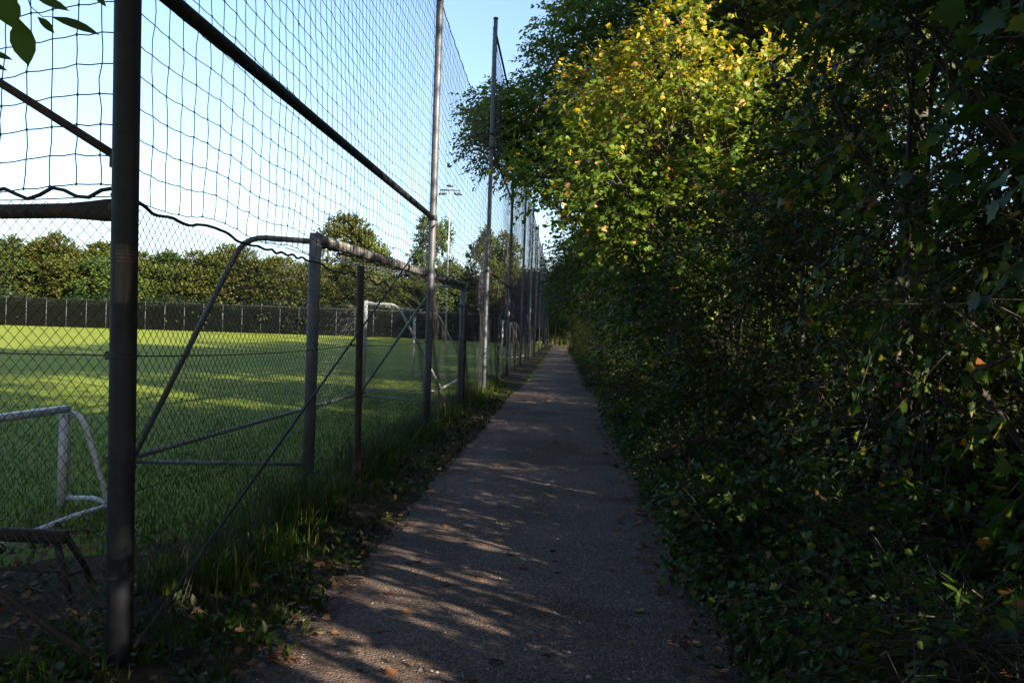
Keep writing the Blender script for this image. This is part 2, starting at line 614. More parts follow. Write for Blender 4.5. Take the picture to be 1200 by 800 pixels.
# horizontal rails and diagonal braces between poles
def rail(i, za, j, zb, r, nm="rail", mat=M_shadepole, x=FX):
    A = np.array(loc(x, POLE_Y[i] + .04, za))
    B = np.array(loc(x, POLE_Y[j] - .04, zb))
    MB().tube([A + (B - A) * t for t in np.linspace(0, 1, 5)], r, 14).build(nm, mat, fence, smooth=True)


rail(0, 3.02, 1, 3.12, .038)
rail(2, 3.05, 3, 3.15, .03, mat=M_rust)
rail(2, 6.1, 3, 6.2, .03, mat=M_rust)
rail(2, 9.0, 3, 9.08, .03, mat=M_rust)
rail(2, 3.4, 3, 4.7, .014, "brace", M_rust, FX + .0)
rail(0, .03, 1, 3.02, .009, "brace", M_shadepole, FX + .045)
# collars where rails meet the poles
for i, z in ((0, 3.02), (1, 3.12), (1, 6.45), (2, 6.45), (2, 3.05), (3, 3.15), (2, 6.1), (3, 6.2)):
    x = FX + (POLE_TILT[i] * (z - 1.5) / 8 * -1 if i == 0 else 0)
    MB().tube([loc(x, POLE_Y[i], z - .035), loc(x, POLE_Y[i], z + .035)], .066, 18).build("collar", M_shadepole, fence)

# poster wrapped round the corner pole
ang = np.linspace(RAD(-100), RAD(10), 13)
vv, ff = [], []
for k, a in enumerate(ang):
    for z in np.linspace(1.575, 1.825, 6):
        e = .0565 + .0012 * math.sin(z * 90 + k)
        vv.append(loc(FX + POLE_TILT[0] * (z - 1.5) / 8 * -1 + e * math.cos(a), POLE_Y[0] + e * math.sin(a), z))
for k in range(12):
    for q in range(5):
        ff.append([k * 6 + q, k * 6 + q + 6, k * 6 + q + 7, k * 6 + q + 1])
tag(MB().add(vv, ff).build("poster", M_poster, fence, smooth=True), "faded dark poster wrapped round the corner pole")

# tape / binding rings on the second and third pole lie with the collars

# ------------------------------------------------------------------ chain link fence along the path
CX = FX - .05
clf = thing("chain_link_fence", "low sagging chain link fence between the path verge and the pitch, with rusty posts", "fence", (CX, 3.35, 0))


def cl(x, y, z):
    return (x - CX, y - 3.35, z)


def chain_panel(L, H=2.03, c=.062, r=.0017, seed=0):
    g = np.random.default_rng(seed)
    nx = int(round(L / c))
    nz = int(round(2 * H / c))
    A, B = [], []
    zz = np.linspace(.02, H, nz + 1)
    cx = L / nx
    for i in range(nx):
        off = ((np.arange(nz + 1) + 0) % 2) * .5
        x1 = (i + off) * cx
        x2 = (i + 1 - off) * cx
        for x in (x1, x2):
            pts = np.stack([np.zeros_like(x), x, zz], 1)
            A.append(pts[:-1])
            B.append(pts[1:])
    A = np.concatenate(A)
    B = np.concatenate(B)

    def warp(P):
        u = P[:, 1] / L
        tz = P[:, 2] / H
        Q = P.copy()
        Q[:, 0] += .045 * np.sin(math.pi * u) * np.sin(2.3 * tz + 5 * u + seed) + .012 * np.sin(19 * u + 9 * tz)
        Q[:, 2] -= .05 * np.sin(math.pi * u) * tz ** 3 + .012 * np.sin(25 * u + seed) * tz ** 4
        Q[:, 1] += .02 * np.sin(7 * tz + 6 * u) * np.sin(math.pi * u)
        return Q
    return MB().segs(warp(A), warp(B), r)


LPY = [7.3, 15.45] + [23.9, 32.9, 42.4, 52.0]
allp = [3.35, 7.3, 11.35, 15.45, 19.8, 23.9, 28.2, 32.9, 37.6, 42.4, 47.2, 52, 57]
cp = [chain_panel(4.05, seed=1).mesh("wire_mesh", M_wire), chain_panel(4.05, seed=2).mesh("wire_mesh", M_wire)]
for i in range(len(allp) - 1):
    o = link("wire_mesh", cp[i % 2], clf)
    o.location = (0, allp[i] - 3.35, 0)
    o.scale = (1, (allp[i + 1] - allp[i]) / 4.05, 1)
for y in LPY:
    m = MB()
    lean = .03 if y < 10 else -.01
    m.tube([cl(FX + .02 + lean * (1 - t), y, -.3 + t * 2.38) for t in np.linspace(0, 1, 5)], .034, 12)
    m.build("post", M_rust, clf, smooth=True)
# slender wire posts and tension wires
for z in (1.345, .72, .06):
    pts = []
    for i in range(len(allp) - 1):
        for t in np.linspace(0, 1, 9)[:-1]:
            pts.append(cl(CX + .01, allp[i] + (allp[i + 1] - allp[i]) * t, z - .03 * 4 * t * (1 - t)))
    MB().tube(pts, .0032 if z > 1 else .0022, 5).build("tension_wire", M_rust, clf)
# wire ties on the posts
ties = MB()
for y in allp[:6]:
    for z in (.4, .9, 1.345):
        a = np.linspace(0, 2 * math.pi, 11)
        ties.tube([cl(FX + .064 * math.cos(q), y + .064 * math.sin(q), z + .008 * math.sin(q)) for q in a], .003, 4)
tag(ties.build("wire_tie", M_rust, clf), kind="stuff")

# ------------------------------------------------------------------ the fence that returns to the left from the corner pole
RDIR = np.array([-1, .20]) / math.hypot(1, .20)
ret = thing("ball_stop_fence", "netted fence section turning left from the corner pole, with a flattened steel tube across it", "fence", (FX, 3.35, 0))
rret = thing("chain_link_fence", "chain link fence turning left from the corner pole in front of the small white goal", "fence", (FX, 3.35, 0))


def rp(s, z, off=0.0):
    return (RDIR[0] * s + off * -RDIR[1], RDIR[1] * s + off * RDIR[0], z)


me, K = net_mesh("net", tuple(np.array(rp(.05, 0, -.02)[:2])), tuple(np.array(rp(8.0, 0, -.02)[:2])), 2.08, 6.45, seed=31, sag=.1, cell=.138)
link("net", me, ret)
MB().tube([rp(.05 + 7.95 * t, 6.45 - .3 * t * (1 - t), -.02) for t in np.linspace(0, 1, 20)], .008, 6).build("top_rope", M_rope, ret)
g = np.random.default_rng(5)
MB().tube([rp(.02 + 7.95 * t, 2.06 + .03 * math.sin(t * 160) * (t > .005) + g.normal(0, .008), -.02) for t in np.linspace(0, 1, 120)], .009, 6).build("bottom_rope", M_rope, ret)
for s in (8.05,):
    MB().tube([rp(s, z) for z in np.linspace(-.3, POLE_H, 6)], .055, 14).build("pole", M_shadepole, ret, smooth=True)
# tube with a flattened, widened end next to the corner pole
v, f = [], []
secs = [(.055, .006, .020), (.085, .008, .022), (.10, .012, .050), (.14, .015, .050), (.22, .024, .043), (.34, .033, .035), (.6, .034, .034), (8.0, .034, .034)]
for s, rx, rz in secs:
    for k in range(16):
        a = 2 * math.pi * k / 16
        v.append(rp(s, 1.985 + rz * math.sin(a) - (s - .1) * .004, rx * math.cos(a) - .035))
for i in range(len(secs) - 1):
    for k in range(16):
        k2 = (k + 1) % 16
        f.append([i * 16 + k, i * 16 + k2, i * 16 + 16 + k2, i * 16 + 16 + k])
mb = MB().add(v, f)
mb.add(v[:16], [list(range(16))])
mb.build("rail", M_rust, ret, smooth=True)
MB().tube([rp(.045, 1.985), rp(.075, 1.985)], .028, 10).build("bracket", M_rust, ret)
MB().tube([rp(.08, 2.215, -.03), rp(4.0, 4.35, -.03)], .019, 10).build("brace", M_rust, ret, smooth=True)
MB().box(rp(.075, 2.20, -.03), (.07, .03, .06)).build("bracket", M_rust, ret)
MB().tube([rp(.06, .04, .06), rp(4.0, 1.9, .06)], .015, 10).build("brace", M_darkrust, ret, smooth=True)
for i in range(2):
    o = link("wire_mesh", cp[i], rret)
    o.rotation_euler = (0, 0, math.atan2(RDIR[1], RDIR[0]) - math.pi / 2)
    o.location = (RDIR[0] * 4.0 * i, RDIR[1] * 4.0 * i, 0)
MB().tube([rp(4.0, z) for z in (-.3, 1, 2.08)], .034, 12).build("post", M_rust, rret, smooth=True)
for z in (1.345, .06, 2.04):
    MB().tube([rp(8.0 * t, z - .012 * math.sin(t * 6 * math.pi) ** 2) for t in np.linspace(0, 1, 40)], .003, 5).build("tension_wire", M_rust, rret)
# turnbuckle and knot next to the corner pole
MB().tube([rp(.06, 1.345), rp(.085, 1.36), rp(.10, 1.345), rp(.085, 1.33), rp(.06, 1.345)], .006, 6).build("wire_tightener", M_rust, rret)

# ------------------------------------------------------------------ goals
def bend(pts, r=.18, n=6):
    """round the corners of a polyline"""
    pts = [np.array(p, float) for p in pts]
    out = [pts[0]]
    for i in range(1, len(pts) - 1):
        a = pts[i - 1] - pts[i]
        b = pts[i + 1] - pts[i]
        ra = min(r, np.linalg.norm(a) * .45)
        rb = min(r, np.linalg.norm(b) * .45)
        p0 = pts[i] + a / np.linalg.norm(a) * ra
        p2 = pts[i] + b / np.linalg.norm(b) * rb
        for t in np.linspace(0, 1, n):
            out.append((1 - t) ** 2 * p0 + 2 * t * (1 - t) * pts[i] + t ** 2 * p2)
    out.append(pts[-1])
    return out


def wheel(name, c, r, wd, ax, parent):
    m = MB()
    ax = np.array(ax, float) / np.linalg.norm(ax)
    c = np.array(c, float)
    m.tube([c - ax * wd / 2, c - ax * wd * .38, c + ax * wd * .38, c + ax * wd / 2], [r * .86, r, r, r * .86], 20)
    m.tube([c - ax * wd * .7, c + ax * wd * .7], r * .25, 10)
    return m.build(name, M_black, parent, smooth=False)


def big_goal(label, p1, p2, back1, back2, H, roofd, mats, r=.062, wheels=True):
    """full-size goal: p1,p2 post feet, back1,back2 rear ground corners, roofd = how far the top stays level"""
    o = thing("football_goal", label, "goal", (p1[0], p1[1], 0))
    O = np.array([p1[0], p1[1], 0])
    P1, P2, B1, B2 = [np.array([*p, 0.0]) - O for p in (p1, p2, back1, back2)]
    U = np.array([0, 0, 1.0])
    for P in (P1, P2):
        MB().tube([P - U * .05, P + U * H * .5, P + U * (H + .055)], r, 18).build("goalpost", mats[0], o, smooth=False)
    d = (P2 - P1) / np.linalg.norm(P2 - P1)
    MB().tube([P1 + U * H + d * r * .9, P2 + U * H - d * r * .9], r * .95, 18).build("crossbar", mats[0], o, smooth=True)
    for k, (P, B) in enumerate(((P1, B1), (P2, B2))):
        e = (B - P)
        L = np.linalg.norm(e)
        e = e / L
        pts = bend([P + U * (H - .03) + e * r * .9, P + U * (H - .01) + e * roofd, B + U * .12], .22)
        MB().tube(pts, .03, 12).build("stanchion", mats[1 + k], o, smooth=True)
        MB().tube([P + U * .05 + e * r, B + U * .05], .022, 10).build("ground_bar", mats[3], o, smooth=True)
        if wheels:
            wheel("wheel", B + U * .10 + e * .05, .11, .07, e, o)
    MB().tube([B1 + U * .10, B2 + U * .10], .027, 10).build("rear_bar", mats[3], o, smooth=True)
    return o


gA = big_goal("large weathered goal frame stored sideways right behind the chain link fence", (-2.62, 8.25), (-1.975, 15.75), (-4.35, 7.95), (-4.3, 17.0), 2.43, .72, (M_goal, M_goal, M_green, M_goal))
# loose net bundle laced along the goal's crossbar
g = np.random.default_rng(8)
cr = MB()
n0, n1 = np.array([0, 0, 2.37]), np.array([.645, 7.5, 2.37])
cr.tube([n0 + (n1 - n0) * t + np.array([g.normal(0, .012) - .03, 0, g.normal(-.01, .012)]) for t in np.linspace(.01, .99, 90)], .010, 5)
cr.build("net_lacing", M_rope, gA)

def goal_net(o, P1, P2, B1, B2, H, roofd, mat):
    O = np.array([P1[0], P1[1], 0])
    P1, P2, B1, B2 = [np.array([*p, 0.0]) - O for p in (P1, P2, B1, B2)]
    U = np.array([0, 0, 1.0])
    e1, e2 = unit(B1 - P1), unit(B2 - P2)
    T1, T2 = P1 + U * H, P2 + U * H
    R1, R2 = T1 + e1 * roofd, T2 + e2 * roofd
    g = np.random.default_rng(12)
    m = MB()

    def patch(a, b, c, d, nu, nv, slack):
        """a-b along the top, d-c along the bottom"""
        u, v = np.meshgrid(np.linspace(0, 1, nu + 1), np.linspace(0, 1, nv + 1))
        K = (1 - u)[..., None] * ((1 - v)[..., None] * a + v[..., None] * d) + u[..., None] * ((1 - v)[..., None] * b + v[..., None] * c)
        nrm = unit(np.cross(b - a, d - a))
        K = K + nrm * (slack * np.sin(math.pi * u) * np.sin(math.pi * v) * (1 + .5 * np.sin(9 * u + 4 * v)))[..., None]
        K[..., 2] -= abs(slack) * np.sin(math.pi * u) * np.sin(math.pi * v)
        K += g.normal(0, .008, K.shape)
        m.segs(K[:, :-1].reshape(-1, 3), K[:, 1:].reshape(-1, 3), .0016)
        m.segs(K[:-1].reshape(-1, 3), K[1:].reshape(-1, 3), .0016)
    patch(T1, T2, R2, R1, 62, 6, .10)
    patch(R1, R2, B2 + U * .1, B1 + U * .1, 62, 24, .16)
    patch(T1, R1, B1 + U * .1, P1 + U * .1, 8, 19, .08)
    patch(T2, R2, B2 + U * .1, P2 + U * .1, 8, 19, .08)
    m.build("goal_net", mat, o)


M_goalnet = metal_mat("goal_net_cord", (.10, .13, .12), (.2, .24, .22), 0, .8)
goal_net(gA, (-2.62, 8.25), (-1.975, 15.75), (-4.35, 7.95), (-4.3, 17.0), 2.40, .72, M_goalnet)
gB = big_goal("pale grey goal on the pitch beyond the weathered goal, bent rear frame toward the path", (-4.72, 18.9), (-4.92, 26.4), (-2.9, 19.3), (-3.1, 26.8), 2.13, .75, (M_grey, M_grey, M_grey, M_grey), .05, False)
gC = big_goal("distant white goal by the fence, seen between the third and fourth tall pole", (-3.75, 50.5), (-3.75, 57.8), (-2.45, 50.5), (-2.45, 57.8), 2.3, .5, (M_white,) * 4, .055, False)

# small goal near the corner
mini = thing("mini_goal", "small white training goal behind the corner pole on the shaded grass", "goal", (-4.05, 6.3, 0))
H = .745
for y, nm in ((0, "goalpost"), (-1.75, "goalpost")):
    MB().box((-.06 * (y < -1), y, H / 2 - .03), (.058, .058, H)).build(nm, M_white, mini)
MB().box((-.03, -.875, H + .012), (.062, 1.81, .055), [[1, .034, 0], [-.034, 1, 0], [0, 0, 1]]).build("crossbar", M_white, mini)
for y in (0.0, -1.75):
    MB().tube(bend([(.03, y + .02, H - .02), (.17, y - .03, H - .04), (.50, y - .17, .03)], .12), .021, 10).build("rear_tube", M_white, mini, smooth=True)
    MB().tube([(.04, y, .03), (.30, y - .07, .055), (.52, y - .17, .03)], .019, 10).build("ground_bar", M_white, mini, smooth=True)
MB().tube([(.52, -.17, .03), (.46, -.6, .03), (.50, -1.9, .03)], .019, 10).build("rear_bar", M_white, mini, smooth=True)

# dark rusty trestle close to the fence corner
tr_ = thing("steel_trestle", "low dark rusty steel trestle beside the corner pole, in front of the small white goal", "trestle", (-3.25, 4.05, 0))
MB().box((0, 0, .345), (1.35, .05, .065)).build("top_beam", M_darkrust, tr_)
for x, y, dx in ((.62, 0, .10), (-.6, 0, -.1), (.60, .34, .04), (-.6, .34, -.06)):
    MB().tube([(x, y * .3, .33), (x + dx * .5, y * .7, .15), (x + dx, y, -.06)], .019, 8).build("leg", M_darkrust, tr_, smooth=True)
MB().tube([(-.66, .0, .16), (.66, .0, .16)], .009, 8).build("stretcher", M_darkrust, tr_)
MB().tube([(.64, .02, .12), (.62, .24, .10)], .012, 8).build("end_bar", M_darkrust, tr_)

# ------------------------------------------------------------------ floodlight mast and far fence
fl = thing("floodlight_mast", "slim floodlight mast with four lamps on a crossarm beyond the goals", "floodlight", (-12.15, 83, 0))
MB().tube([(0, 0, -.3), (0, 0, 7), (0, 0, 16.6)], [.11, .085, .06], 12).build("mast", M_grey, fl, smooth=True)
MB().box((0, 0, 16.3), (2.1, .14, .13)).build("crossarm", M_pole, fl)
for x in (-1.0, -.62, .62, 1.0):
    s = 1 if x > 0 else -1
    R_ = np.array([[math.cos(.25 * s), 0, math.sin(.25 * s)], [0, 1, 0], [-math.sin(.25 * s), 0, math.cos(.25 * s)]])
    m = MB().box((x, .1, 15.92), (.46, .42, .16), R_).box((x, .05, 16.1), (.06, .06, .3))
    m.build("lamp", M_pole, fl)
MB().box((0, 0, 16.75), (.66, .35, .18)).build("control_box", M_pole, fl)

ms = thing("net_mast", "dark slender mast far down the pitch, seen just left of the fourth tall pole", "mast", (-6.6, 92, 0))
MB().tube([(0, 0, -.3), (0, 0, 6), (0, 0, 12.6)], [.13, .11, .07], 10).build("mast", M_rust, ms, smooth=True)
MB().tube([(0, 0, 12.0), (.9, .2, 12.6)], .06, 8).build("arm", M_rust, ms)

FF0, FF1 = np.array([-100.0, 108.0]), np.array([-4.0, 124.0])
ffn = thing("pitch_fence", "far wire fence with many slim grey posts closing the sunlit end of the pitch", "fence", (FF0[0], FF0[1], .25))
npost = 35
dF = (FF1 - FF0) / npost
pm = None
for i in range(npost + 1):
    x, y = dF * i
    if pm is None:
        pm = MB().tube([(0, 0, -.5), (0, 0, 4.15)], .042, 6).mesh("post", M_pole)
    o = link("post", pm, ffn)
    o.location = (x, y, 0)
m = MB()
LF = np.linalg.norm(FF1 - FF0)
e = (FF1 - FF0) / LF
zz = np.arange(.05, 4.11, .2)
m.segs([(0, 0, z) for z in zz], [(e[0] * LF, e[1] * LF, z) for z in zz], .006)
ss = np.arange(0, LF, .11)
m.segs([(e[0] * s, e[1] * s, 0) for s in ss], [(e[0] * s, e[1] * s, 4.1) for s in ss], .047)  # mesh thickened to a near-solid dark sheet standing in for the shade behind
m.build("screen_mesh", M_screen, ffn)
MB().tube([(0, 0, 4.12), (e[0] * LF, e[1] * LF, 4.12)], .03, 6).build("top_rail", M_wire, ffn)

# ------------------------------------------------------------------ foliage generators
def T_simple():
    v = np.array([(0, 0, 0), (.22, .3, .05), (.2, .65, .03), (0, 1, -.06), (-.2, .65, .03), (-.22, .3, .05)], float)
    f = [[0, 1, 2, 3], [0, 3, 4, 5]]
    return v, np.array(f)


def T_diamond():
    v = np.array([(0, 0, 0), (.36, .45, .06), (0, 1, -.05), (-.36, .45, .06)], float)
    return v, np.array([[0, 1, 2], [0, 2, 3]])


def T_round():
    v = np.array([(0, 0, 0), (.30, .12, .06), (.42, .48, .08), (.28, .82, .02), (0, 1.05, -.08), (-.28, .82, .02), (-.42, .48, .08), (-.30, .12, .06), (0, .5, 0)], float)
    return v, np.array([[8, i, (i + 1) % 8] for i in range(8)])


def T_maple():
    half = [(.0, .0), (.16, -.02), (.42, .05), (.33, .22), (.56, .42), (.34, .48), (.34, .66), (.18, .62), (.0, 1.0)]
    pts = half + [(-x, y) for x, y in half[-2:0:-1]]
    v = [(x, y, abs(x) * .22 - .12 * y * y) for x, y in pts] + [(0, .38, 0)]
    c = len(v) - 1
    n = len(pts)
    return np.array(v, float), np.array([[c, i, (i + 1) % n] for i in range(n)])


def T_quad():
    v = np.array([(-.4, 0, 0), (.4, .05, .1), (.5, .9, -.06), (-.35, 1.0, .1)], float)
    return v, np.array([[0, 1, 2], [0, 2, 3]])


def add_leaves(mb, P, D, N, size, templ, tint, flop=0.0):
    """P base points, D pointing directions, N leaf normals"""
    tv, tf = templ
    D = D / (np.linalg.norm(D, axis=1)[:, None] + 1e-9)
    Xv = np.cross(D, N)
    Xv /= np.linalg.norm(Xv, axis=1)[:, None] + 1e-9
    Nn = np.cross(Xv, D)
    s = np.asarray(size)[:, None, None]
    V = P[:, None, :] + s * (tv[None, :, 0:1] * Xv[:, None] + tv[None, :, 1:2] * D[:, None] + tv[None, :, 2:3] * Nn[:, None])
    k = len(tv)
    F = (np.arange(len(P)) * k)[:, None, None] + tf[None]
    mb.add(V.reshape(-1, 3), F.reshape(-1, tf.shape[1]), np.repeat(tint, len(tf)))


def lobes_in(g, n, c, rad, rl, squash=.8, shell=.45):
    """lobe centres spread through an ellipsoid, biased outward"""
    c = np.array(c, float)
    rad = np.array(rad, float)
    d = unit(g.normal(size=(n, 3)))
    q = g.uniform(shell, 1.0, n) ** .6
    C = c + d * q[:, None] * rad
    R_ = g.uniform(.6, 1.25, n) * rl
    return C, R_


def crown(g, lobes, sprays, per, size, templ, axis_c, spray_len=.55, tint_mu=.45, tint_sd=.22, droop=.35, wood=None, twig_r=.004, gold_top=None, maxtwig=800, flat=.55):
    C, R_ = lobes
    w_ = R_ ** 2
    idx = g.choice(len(C), sprays, p=w_ / w_.sum())
    d = unit(g.normal(size=(sprays, 3)) + np.array([0, 0, .25]))
    A = C[idx] + d * (R_[idx] * g.uniform(.35, 1.0, sprays) ** .5)[:, None] * np.array([1, 1, .75])
    out = unit(A - np.array(axis_c) * np.array([1, 1, 1]))
    out[:, 2] *= .35
    D = unit(d * .8 + out * .7 + g.normal(0, .35, (sprays, 3)) + np.array([0, 0, -droop * .6]))
    lobe_t = g.normal(0, .10, len(C))[idx]
    k = np.tile(np.arange(per), sprays)
    si = np.repeat(np.arange(sprays), per)
    t = (k + g.uniform(.1, .9, len(k))) / per
    side = np.where(k % 2 == 0, 1.0, -1.0)[:, None]
    Ds = D[si]
    up = np.array([0, 0, 1.0]) + g.normal(0, .3, (sprays, 3))
    S = unit(np.cross(D, up))[si]
    Nm = unit(np.cross(S, Ds))
    L = spray_len * g.uniform(.6, 1.3, sprays)[si]
    P = A[si] + Ds * (t * L)[:, None] + np.array([0, 0, -1.0]) * (droop * .35 * t ** 2 * L)[:, None] + g.normal(0, .02, (len(t), 3))
    LD = unit(Ds * g.uniform(.3, 1.0, (len(t), 1)) + S * side * g.uniform(.5, 1.2, (len(t), 1)) + np.array([0, 0, -1.0]) * g.uniform(0, droop * 1.6, (len(t), 1)))
    NN = unit(Nm * np.sign(Nm[:, 2:3] + 1e-6) * flat + out[si] * .25 + g.normal(0, .38, (len(t), 3)))
    sz = size * g.uniform(.55, 1.25, len(t))
    tint = g.normal(tint_mu, tint_sd, len(t)) + lobe_t[si]
    tint = np.where(g.uniform(size=len(t)) < .03, g.uniform(.85, 1, len(t)), tint)
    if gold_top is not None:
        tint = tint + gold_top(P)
    mb = MB()
    add_leaves(mb, P, LD, NN, sz, templ, np.clip(tint, 0, 1))
    if wood is not None:
        j = g.choice(sprays, min(maxtwig, sprays), replace=False)
        A2 = A[j] - D[j] * .25
        B2 = A[j] + D[j] * spray_len * .8
        wood.segs(A2, B2, twig_r, 3)
    return mb


def trunk_wood(g, H, r0, lobes, n_limbs, base_lean=(0, 0), stems=1, spread=.15):
    wood = MB()
    C, R_ = lobes
    axes = []
    for s in range(stems):
        off = g.normal(0, spread, 2) if stems > 1 else np.zeros(2)
        zs = np.linspace(-.3, H, 12)
        lean = np.array(base_lean) + (off * 1.6 if stems > 1 else 0)
        wig = g.uniform(0, 6, 2)
        pts = np.array([(off[0] + lean[0] * (max(z, 0) / H) ** 1.3 + .06 * r0 / .15 * math.sin(z * .9 + wig[0]), off[1] + lean[1] * (max(z, 0) / H) ** 1.3 + .06 * r0 / .15 * math.sin(z * 1.1 + wig[1]), z) for z in zs])
        rr = r0 / (stems ** .6) * np.clip(1.0 - .88 * np.clip(zs, 0, H) / H, .05, 1) * (1 + .5 * np.exp(-np.clip(zs, 0, 9) * 3))
        wood.tube(pts, rr, 10 if stems == 1 else 7)
        axes.append((pts, rr))
    pick = g.choice(len(C), min(n_limbs, len(C)), replace=False)
    for i in pick:
        pts, rr = axes[g.integers(stems)]
        z = max(.25 * H * .3, C[i][2] - .55 * np.linalg.norm(C[i][:2] - pts[6][:2]) - .4)
        z = min(z, H * .9)
        k = np.interp(z, pts[:, 2], np.arange(len(pts)))
        a = pts[int(k)] + (pts[min(int(k) + 1, len(pts) - 1)] - pts[int(k)]) * (k - int(k))
        r = max(rr[int(k)] * .5, .012)
        b = C[i]
        mid = (a + b) / 2 + np.array([0, 0, -.12 * np.linalg.norm(b - a)]) + g.normal(0, .12, 3)
        ts = np.linspace(0, 1, 7)
        cpts = [(1 - t) ** 2 * a + 2 * t * (1 - t) * mid + t ** 2 * b for t in ts]
        wood.tube(cpts, np.linspace(r, .008, 7), 6, caps=False)
        for q in range(3):
            e = b + g.normal(0, R_[i] * .7, 3)
            st = cpts[g.integers(3, 6)]
            wood.tube([st, (st + e) / 2 + g.normal(0, .08, 3), e], np.linspace(r * .4, .004, 3), 4, caps=False)
    return wood


def make_tree(name, label, cat, seed, H, r0, lobes_def, sprays, per, size, templ, mat, spray_len=.55, group=None, n_limbs=22, lean=(0, 0), stems=1, **kw):
    g = np.random.default_rng(seed)
    CC, RR = [], []
    for (n, c, rad, rl) in lobes_def:
        a, b = lobes_in(g, n, c, rad, rl)
        CC.append(a)
        RR.append(b)
    lob = (np.concatenate(CC), np.concatenate(RR))
    lob[0][:, 2] = np.maximum(lob[0][:, 2], .25)
    wood = trunk_wood(g, H * .93, r0, lob, n_limbs, lean, stems)
    ax = np.mean(lob[0], axis=0) * np.array([.6, .6, .8])
    cr = crown(g, lob, sprays, per, size, templ, ax, spray_len, wood=wood, **kw)
    o = thing(name, label, cat, (0, 0, 0), 0, group)
    wo = wood.build("trunk" if stems == 1 else "stems", M_bark, o, smooth=True)
    if stems > 1:
        wo["kind"] = "stuff"
    cr.build("crown", mat, o)
    return o


# ------------------------------------------------------------------ wood on the right of the path
used = set()


def place(proto, x, y, rz, s, label, group, z=0.0):
    if id(proto) not in used:
        used.add(id(proto))
        proto.location = (x, y, z)
        proto.rotation_euler = (0, 0, rz)
        proto.scale = s if hasattr(s, '__len__') else (s,) * 3
        tag(proto, label, None, group)
        return proto
    return copy_tree(proto, (x, y, z), rz, s, label, group)


# thicket maples: crowns reach the ground; detailed lobed leaves for the near ones
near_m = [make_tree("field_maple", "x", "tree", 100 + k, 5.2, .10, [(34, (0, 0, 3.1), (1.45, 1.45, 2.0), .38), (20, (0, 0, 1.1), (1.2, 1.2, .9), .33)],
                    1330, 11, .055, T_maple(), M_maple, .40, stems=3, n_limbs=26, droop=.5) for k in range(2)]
hazel = make_tree("hazel_shrub", "x", "shrub", 106, 4.6, .06, [(34, (0, 0, 2.7), (1.45, 1.45, 1.8), .40), (18, (0, 0, 1.0), (1.2, 1.2, .85), .34)],
                  1250, 9, .068, T_round(), M_wood, .5, stems=6, n_limbs=30, droop=.55)
thin_m = make_tree("field_maple", "x", "tree", 104, 5.2, .09, [(16, (0, 0, 3.3), (1.4, 1.4, 1.9), .42), (9, (0, 0, 1.2), (1.1, 1.1, .9), .36)],
                   360, 11, .085, T_maple(), M_maple, .42, stems=3, n_limbs=20, droop=.5)  # sparse maple, leaves thinned so sun dapples the near path
far_m = [make_tree("field_maple", "x", "tree", 120 + k, 5.4, .10, [(34, (0, 0, 3.2), (1.6, 1.6, 2.1), .42), (18, (0, 0, 1.1), (1.35, 1.35, .9), .38)],
                   900, 11, .09, T_simple(), M_maple, .42, stems=3, n_limbs=20, droop=.45) for k in range(2)]
low_s = [make_tree("bramble_shrub", "x", "shrub", 140 + k, 1.0, .02, [(20, (0, 0, .48), (.75, .75, .42), .26)],
                   480, 9, .062, T_simple() if k else T_maple(), M_shrub, .35, stems=4, n_limbs=14, droop=.4, twig_r=.003) for k in range(2)]
tall = [make_tree("woodland_tree", "x", "tree", 160 + k, 14, .20, [(50, (0, 0, 9.6), (2.9, 2.9, 4.2), 1.0)],
                  1300, 11, .19, T_simple(), M_wood, .8, n_limbs=30, twig_r=.008) for k in range(2)]

g = np.random.default_rng(21)
GR_WALL = "small maples of the thicket right of the path"
y = -5.0
k = 0
wall = []
while y < 112:
    step = 2.5 if y < 1.6 else 1.75 if y < 14 else (2.3 if y < 40 else 3.2)
    wall.append((2.35 + g.uniform(-.2, .25), y + g.uniform(-.3, .3), g.uniform(.85, 1.1)))
    k += 1
    if y < 60 and (y > 4.6 or y < -6) and (k % 2 == 0 if y < 9 else k % 3 == 0 if y < 18 else k % 4 != 0):
        wall.append((4.2 + g.uniform(-.3, .4), y + step / 2 + g.uniform(-.4, .4), g.uniform(.85, 1.15)))
    y += step
ORD = ["nearest", "second", "third", "fourth", "fifth", "sixth", "seventh", "eighth", "ninth", "tenth", "eleventh", "twelfth", "thirteenth", "fourteenth", "fifteenth", "sixteenth"]
front_n = low_n = 0
special = {}
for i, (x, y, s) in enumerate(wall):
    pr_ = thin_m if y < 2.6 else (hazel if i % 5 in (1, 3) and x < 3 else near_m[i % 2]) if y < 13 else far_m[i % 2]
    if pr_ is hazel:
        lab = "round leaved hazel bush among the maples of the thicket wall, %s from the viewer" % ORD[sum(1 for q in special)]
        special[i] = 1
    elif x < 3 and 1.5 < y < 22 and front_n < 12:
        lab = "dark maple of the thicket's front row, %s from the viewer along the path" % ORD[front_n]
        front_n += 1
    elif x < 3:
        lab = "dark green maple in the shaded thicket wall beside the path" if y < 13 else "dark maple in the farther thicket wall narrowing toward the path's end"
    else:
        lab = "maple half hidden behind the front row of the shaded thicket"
    place(pr_, x, y, g.uniform(0, 6.28), (s * .92, s * .92, s * g.uniform(.9, 1.05) * (.74 if 8.6 < y < 12.8 else 1)), lab, GR_WALL if pr_ is not hazel else "hazel bushes in the thicket wall")

